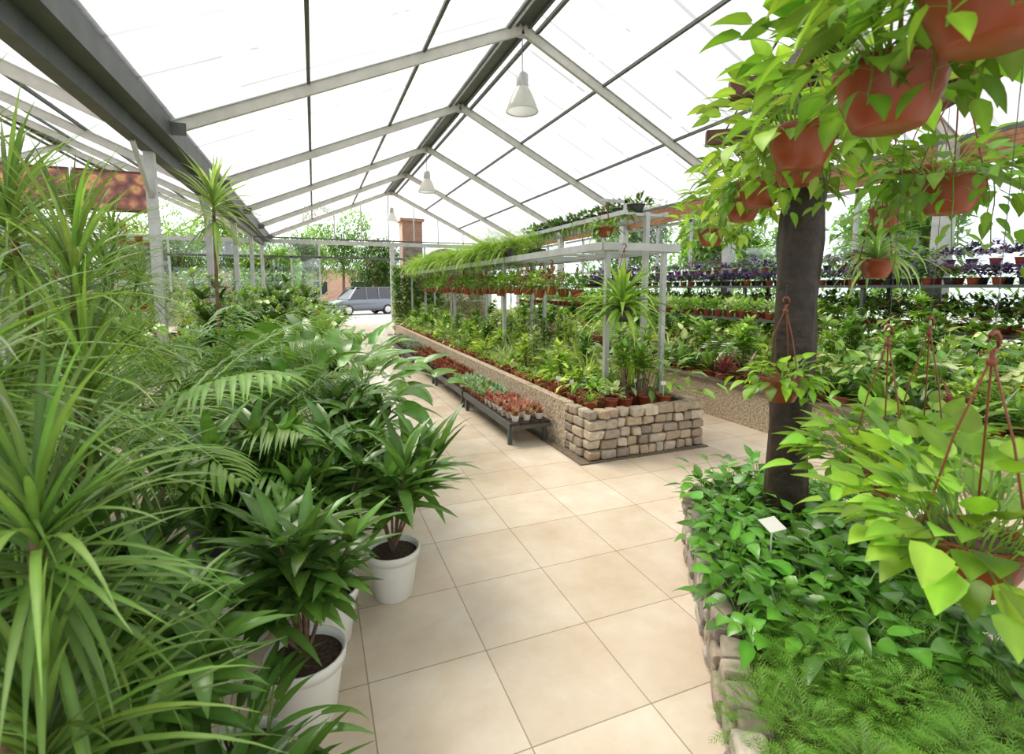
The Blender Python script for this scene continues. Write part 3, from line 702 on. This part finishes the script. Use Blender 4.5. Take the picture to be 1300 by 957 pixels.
hang_pothos((2.88,4.25,1.33),.11,100,.62,2.0,(.22,.38,.06),kind='spider',pm='black',hk=.58,name='hanging_spider_plant',W_=.05,dr=(.6,1.9))
hang_pothos((2.96,4.73,2.20),.09,50,.07,2.52,MD,trail=10,tl=.2,hk=.24,name='hanging_hoya')

# ------------------------------------------------------------------ left jungle
def white_pot(G,x,y,r=.14,h=.26,mat='white'): pot(G,(x,y,0.001),r,h,mat,24)
def rubberplant(x,y,H,r=.14,nst=7,L=.2,W_=.055,col=DK,name='potted_schefflera',pm='white',nl=9,spread=.3,lev=4,el=(0,1.0)):
    G=Geo(); white_pot(G,x,y,r,.26,pm); whorls(G,(x,y,.23),nst,H-.23,spread,nl,L,W_,col,lev=lev,el=el); return G.build(name,(x,y,0))
D2=(.09,.19,.035)
rubberplant(.33,2.52,.76,.135,9,.32,.058,(.10,.21,.04),nl=8,spread=.36,lev=3,el=(.1,1.2))
rubberplant(.0,2.28,.80,.14,8,.28,.055,D2,spread=.32,nl=8)
rubberplant(-.08,1.88,.74,.14,8,.25,.055,D2,spread=.28,nl=8)
rubberplant(-.35,2.45,.95,.14,9,.27,.06,D2,spread=.35)
rubberplant(-.05,2.9,.92,.14,9,.27,.06,D2,spread=.36,nl=8)
rubberplant(.12,3.4,.9,.14,8,.24,.06,DK,spread=.32)
rubberplant(-.7,1.9,.95,.14,8,.26,.06,DK,spread=.3)
rubberplant(-.42,1.5,.75,.13,8,.24,.055,D2,spread=.25)
def peace(x,y,H,n,L,W_,col,name='peace_lily',r=.15,pm='black'):
    G=Geo(); white_pot(G,x,y,r,.26,pm); petiolate(G,(x,y,.23),.1,n,H-.35,L,W_,col,(.7,1.5),'gloss','ovate',6,.5,1.0,.3); return G.build(name,(x,y,0))
peace(.04,4.1,1.40,80,.40,.16,(.10,.24,.035)); peace(.22,4.9,1.3,60,.36,.15,MD); peace(-.25,3.6,1.3,60,.34,.14,(.09,.20,.03))
peace(.15,5.9,1.2,44,.3,.12,MD); peace(-.3,1.2,.5,44,.28,.05,DK); peace(-.25,1.5,.5,36,.24,.045,D2,pm='white',r=.13)
def palm(x,y,H,n,col,name='areca_palm',nl=26,lL=.32,lW=.022,r=.16):
    G=Geo(); white_pot(G,x,y,r,.28,'black'); az=U(0,6.283,n); m=n
    b=np.stack([x+.06*np.cos(az),y+.06*np.sin(az),np.full(m,.25)],1)
    fronds(G,b,az,U(1.1,1.5,m),U(.75,1.1,m)*H*1.1,U(1.1,2.0,m),nl,lL,lW,col,ang=.95,ldroop=.9,mat='leaf',seg=4,start=.35,sw=.014)
    return G.build(name,(x,y,0))
palm(-.6,3.3,1.45,14,(.12,.24,.03)); palm(-1.0,2.9,1.6,14,(.14,.28,.035)); palm(-.75,4.6,1.6,14,MD); palm(-.45,5.6,1.3,12,(.16,.30,.04))
palm(-1.5,3.7,1.8,12,MD); palm(-1.3,5.4,1.8,12,(.16,.30,.04)); palm(-.6,7.0,1.5,10,BR)
def dracaena(x,y,heads,col=(.17,.29,.055),name='dracaena_marginata',n=130,L=.5,W_=.015,pm='black'):
    G=Geo(); white_pot(G,x,y,.16,.28,pm)
    for hx,hy,hz in heads:
        tube(G,[(x,y,.2),(x+(hx-x)*.3,y+(hy-y)*.3,.2+(hz-.2)*.5),(hx,hy,hz)],[.018,.015,.012],'bark',7)
        rosette(G,(hx,hy,hz+.04),n,L,W_,col,(-.7,1.5),(.3,1.5),seg=7,h=.22,var=.5)
    return G.build(name,(x,y,0))
dracaena(-.62,1.25,[(-.52,1.2,1.12),(-.72,1.4,1.45),(-.50,1.1,.75)],(.13,.24,.045),L=.46,n=130)
dracaena(-.85,2.2,[(-.76,2.15,1.62),(-1.0,2.35,1.85),(-.7,2.0,1.25),(-.95,2.1,1.2)])
dracaena(-1.35,2.6,[(-1.25,2.5,2.0),(-1.5,2.7,1.7)])
dracaena(-.8,5.0,[(-.77,5.0,2.32)],(.26,.38,.10),L=.5,name='cordyline',n=80,W_=.025)
dracaena(-1.6,4.6,[(-1.6,4.6,2.1),(-1.4,4.5,1.7)],(.14,.25,.05))
dracaena(-2.0,6.3,[(-1.85,6.2,2.1),(-1.7,6.3,1.7)],(.15,.26,.05))
G=Geo()
for y in np.arange(6,23.5,.7):
    for x in np.arange(-1.7,.35,.6):
        xx=x+U(-.12,.15);yy=y+U(-.2,.2); H=U(.7,1.4) if x>-.4 else U(1.0,1.9)
        pot(G,(xx,yy,0.001),.15,.25,'black',10); q=R.rand()
        if q<.3: whorls(G,(xx,yy,.23),6,H-.2,.3,8,.22,.08,[DK,MD,BR][R.randint(3)],lev=4)
        elif q<.5: petiolate(G,(xx,yy,.23),.1,40,H*.7,.3,.12,[MD,BR][R.randint(2)],(.7,1.5),prof='ovate',seg=3)
        elif q<.7: rosette(G,(xx,yy,H*.6),70,.5,.03,[MD,BR,YG][R.randint(3)],(-.3,1.5),(.4,1.3),seg=4,h=.15)
        else: mound(G,(xx,yy,.25),.32,H-.3,240,.11,.055,[MD,DK,BR][R.randint(3)],flowers=(.7,.08,.08),nf=8,fs=.05)
G.build('potted_foliage_plants',(-.8,14,0))
G=Geo()
for y in np.arange(2.5,22,1.0):
    for x in np.arange(-9.5,-2.6,.9):
        if x < -.9-(y)*.62: continue
        xx=x+U(-.2,.2);yy=y+U(-.3,.3); H=U(1.0,1.9)
        if abs(yy-11)<.5: continue
        pot(G,(xx,yy,0.001),.16,.28,'black',8); q=R.rand()
        if q<.4: rosette(G,(xx,yy,H*.7),70,.55,.03,[MD,DK,PALE][R.randint(3)],(-.3,1.5),(.4,1.3),seg=4,h=.15)
        else: mound(G,(xx,yy,.3),.4,H-.3,260,.14,.06,[MD,DK,GY][R.randint(3)],flowers=(.6,.1,.1),nf=8,fs=.05)
G.build('potted_shrubs',(-5,12,0))
G=Geo()
for i in range(5):
    x0=-8.6+i*1.2; bx(G,x0,x0+1.14,11.0,11.04,3.0,3.62,'banner')
    bx(G,x0,x0+1.14,11.04,11.08,2.95,3.67,'rwood')
for x in (-8.6,-7.4,-5.0,-2.65): bx(G,x-.05,x+.05,11.08,11.18,0,3.6,'rwood')
for z in (.6,1.2,1.8,2.4): bx(G,-8.6,-2.6,10.8,11.15,z-.02,z+.02,'owood')
G.build('floral_banner_shelving')
G=Geo()
for z in (.62,1.22,1.82,2.42):
    for x in np.arange(-8.4,-2.7,.25):
        pot(G,(x,10.95,z),.07,.1,'terra',8); mound(G,(x,10.93,z+.1),.13,.30,40,.10,.05,[MD,YG,BR,(.35,.10,.06)][R.randint(4)],flowers=[RED,(.8,.6,.1),(.8,.3,.1)][R.randint(3)],nf=8,fs=.045)
G.build('shelf_potted_flowers',(-5,10.95,.62))

# ------------------------------------------------------------------ outside
def car(name,x,y,rz,paint,L=4.5,Wd=1.8,H=1.75):
    G=Geo()
    st=[(-.5,.45,.70,.80),(-.49,.30,.85,.86),(-.40,.26,.95,.9),(-.2,.26,1.0,.9),(0,.26,1.02,.9),(.25,.26,1.04,.9),(.44,.28,1.03,.88),(.495,.34,1.0,.84),(.5,.5,.8,.80)]
    v=[]
    for t,zl,zb,hw in st:
        hw*=Wd/1.8
        v+= [[t*L,-hw*.92,zl],[t*L,-hw,zl+.12],[t*L,-hw,zb-.1],[t*L,-hw*.9,zb],[t*L,hw*.9,zb],[t*L,hw,zb-.1],[t*L,hw,zl+.12],[t*L,hw*.92,zl]]
    k=len(st); f=[[i*8+j,i*8+(j+1)%8,(i+1)*8+(j+1)%8,(i+1)*8+j] for i in range(k-1) for j in range(8)]
    e=(k-1)*8
    f+=[[0,1,2,3],[0,3,4,7],[4,5,6,7],[e+3,e+2,e+1,e],[e+7,e+4,e+3,e],[e+7,e+6,e+5,e+4]]
    G.add(v,f,(1,1,1),paint,True)
    cb=[(-.30,1.0,1.0,.80),(-.16,1.0,H*.93,.70),(-.05,1.0,H,.68),(.30,1.0,H,.68),(.42,1.0,H*.94,.66),(.48,1.0,1.0,.78)]
    v=[]
    for t,zl,zt,hw in cb:
        v+=[[t*L,-.83,zl-.03],[t*L,-hw,zt],[t*L,hw,zt],[t*L,.83,zl-.03]]
    f=[[i*4+j,i*4+j+1,(i+1)*4+j+1,(i+1)*4+j] for i in range(len(cb)-1) for j in range(3)]
    G.add(v,f,(1,1,1),'carglass',False)
    bx(G,-.15*L,.42*L,-.66,.66,H-.02,H+.03,paint)
    for t0,t1 in ((-.29,-.16),(-.02,-.02),(.18,.18),(.46,.41)):
        for s in(-1,1): beam(G,(t0*L,s*.82,1.0),(t1*L,s*.69,H),.07,.07,paint)
    for t in(-.31,.31):
        for s in(-1,1):
            n=16; a=np.arange(n)*2*math.pi/n
            ring=lambda r,yy:np.stack([t*L+r*np.cos(a),np.full(n,yy),.33+r*np.sin(a)],1)
            vv=np.concatenate([ring(.33,s*.68),ring(.33,s*.92),ring(.21,s*.93)]); ff=[[i*n+j,i*n+(j+1)%n,(i+1)*n+(j+1)%n,(i+1)*n+j] for i in range(2) for j in range(n)]
            G.add(vv,ff,(1,1,1),'rubber'); vv=np.concatenate([ring(.21,s*.93),ring(.01,s*.95)]); G.add(vv,[[j,(j+1)%n,n+(j+1)%n,n+j] for j in range(n)],(1,1,1),'steel')
    for s in(-1,1):
        box(G,(-.492*L,s*.62,.78),(.08,.36,.14),'white'); box(G,(.493*L,s*.72,.85),(.08,.18,.3),'carred')
    box(G,(-.5*L,0,.55),(.06,1.0,.16),'black')
    o=G.build(name); o.location=(x,y,-.125); o.rotation_euler=(0,0,rz); return o
car('minivan',2.9,34,D(22),'carsilver',4.4)
car('parked_car',6.2,38.5,D(30),'cardark',4.3,1.75,1.45)
def tree(name,x,y,H,r,n=5000,col=MD):
    G=Geo(); tube(G,[(x,y,-.13),(x+.1,y,H*.35),(x,y+.1,H*.7)],[.16,.12,.06],'bark',8)
    for k in range(5):
        a=random.uniform(0,6.28); tube(G,[(x,y,H*.4),(x+r*.5*math.cos(a),y+r*.5*math.sin(a),H*.65)],[.06,.03],'bark',6)
    cs=np.stack([x+U(-r*.6,r*.6,14),y+U(-r*.6,r*.6,14),U(H*.38,H*.85,14)],1); ii=R.randint(0,14,n)
    dd=R.normal(size=(n,3)); dd/=np.linalg.norm(dd,axis=1)[:,None]; b=cs[ii]+dd*(r*.5*U(.6,1,(n,1)))
    leaves(G,b,U(0,6.28,n),U(-.8,.8,n),.38,.24,.5,cj(col,n,.4),'leaf','ovate',1,flat=True); return G.build(name,(x,y,-.13))
for t in ((2.6,50,9.5,3.4,8000,MD),(-5,40,7,3,6000,MD),(-11,44,8,3.5,6000,MD),(-17,40,8,3.5,6000,DK),(-8,34,5.5,2.6,5000,MD),(-2.2,33,4.2,1.8,5000,BR),(-14,32,6,2.8,5000,MD),(-.8,45,6.5,2.6,5000,MD),
          (4.8,44,6,2.6,7000,DK),(15,9,5,2.2,5000,MD),(14,3,5,2.2,5000,MD),(15,15,5,2.4,5000,BR),(15,22,6,2.4,5000,MD)): tree('street_tree',*t)
G=Geo()
n=9000; b=np.stack([U(10.5,11.8,n),U(-3,24,n),U(-.1,1.9,n)],1)
leaves(G,b,U(0,6.28,n),U(-.5,.8,n),.22,.12,.5,cj(MD,n,.45),'leaf','ovate',1,flat=True)
n=8000; b=np.stack([U(-16,.2,n),U(27.5,28.6,n),U(-.1,2.4,n)],1)
leaves(G,b,U(0,6.28,n),U(-.5,.8,n),.25,.14,.5,cj(MD,n,.45),'leaf','ovate',1,flat=True)
n=3500; b=np.stack([U(3.9,7.8,n),U(23.2,24.0,n),U(.1,1.9,n)],1)
leaves(G,b,U(0,6.28,n),U(-.5,.8,n),.22,.12,.5,cj(MD,n,.45),'leaf','ovate',1,flat=True)
G.build('garden_hedge')
G=Geo()
bx(G,4.2,5.2,25.4,26.4,-.125,4.9,'brick'); bx(G,4.1,5.3,25.3,26.5,4.9,5.05,'brick')
bx(G,7.6,8.4,25.4,26.4,-.125,3.6,'brick')
for i in range(12):
    t0=math.pi*i/12;t1=math.pi*(i+1)/12; cx,rr=6.4,1.2
    beam(G,(cx+rr*math.cos(t0),25.9,2.3+rr*math.sin(t0)),(cx+rr*math.cos(t1),25.9,2.3+rr*math.sin(t1)),.8,.25,'brick')
G.build('brick_column_arch')
G=Geo(); bx(G,-30,20,60,64,-.13,3.6,'brick'); bx(G,-30.2,20.2,59.8,64.2,3.6,3.8,'stucco')
for x in np.arange(-28,18,4): bx(G,x,x+1.4,59.95,60.0,.9,2.3,'carglass'); bx(G,x-.1,x+1.5,59.9,59.98,2.3,2.42,'stucco')
G.build('street_building')

# ------------------------------------------------------------------ light, camera
w=bpy.data.worlds.new('World'); scene.world=w; w.use_nodes=True; nt=w.node_tree
bg=nt.nodes['Background']
tc=nt.nodes.new('ShaderNodeTexCoord'); sp=nt.nodes.new('ShaderNodeSeparateXYZ'); nt.links.new(tc.outputs['Generated'],sp.inputs[0])
cr=nt.nodes.new('ShaderNodeValToRGB'); cr.color_ramp.elements[0].color=(.93,.95,1,1); cr.color_ramp.elements[1].color=(1,1,1,1)
nt.links.new(sp.outputs[2],cr.inputs[0]); nt.links.new(cr.outputs[0],bg.inputs[0]); bg.inputs[1].default_value=2.1
s=bpy.data.lights.new('sun','SUN'); s.energy=8.5; s.angle=D(35); s.color=(1,.94,.84)
so=bpy.data.objects.new('sun',s); so.rotation_euler=(D(-28),D(-22),0); so.location=(0,0,20); scene.collection.objects.link(so)
cam=bpy.data.cameras.new('camera'); co=bpy.data.objects.new('camera',cam); scene.collection.objects.link(co)
co.location=(0,0,1.6); co.rotation_euler=(D(90-6.2),0,D(-21.6)); cam.lens=17.5; cam.sensor_width=36; cam.shift_y=-.0342; cam.clip_start=.05
cam.dof.use_dof=True; cam.dof.focus_distance=4.5; cam.dof.aperture_fstop=4.0
scene.camera=co
scene.view_settings.view_transform='Standard'
scene.view_settings.exposure=0.48
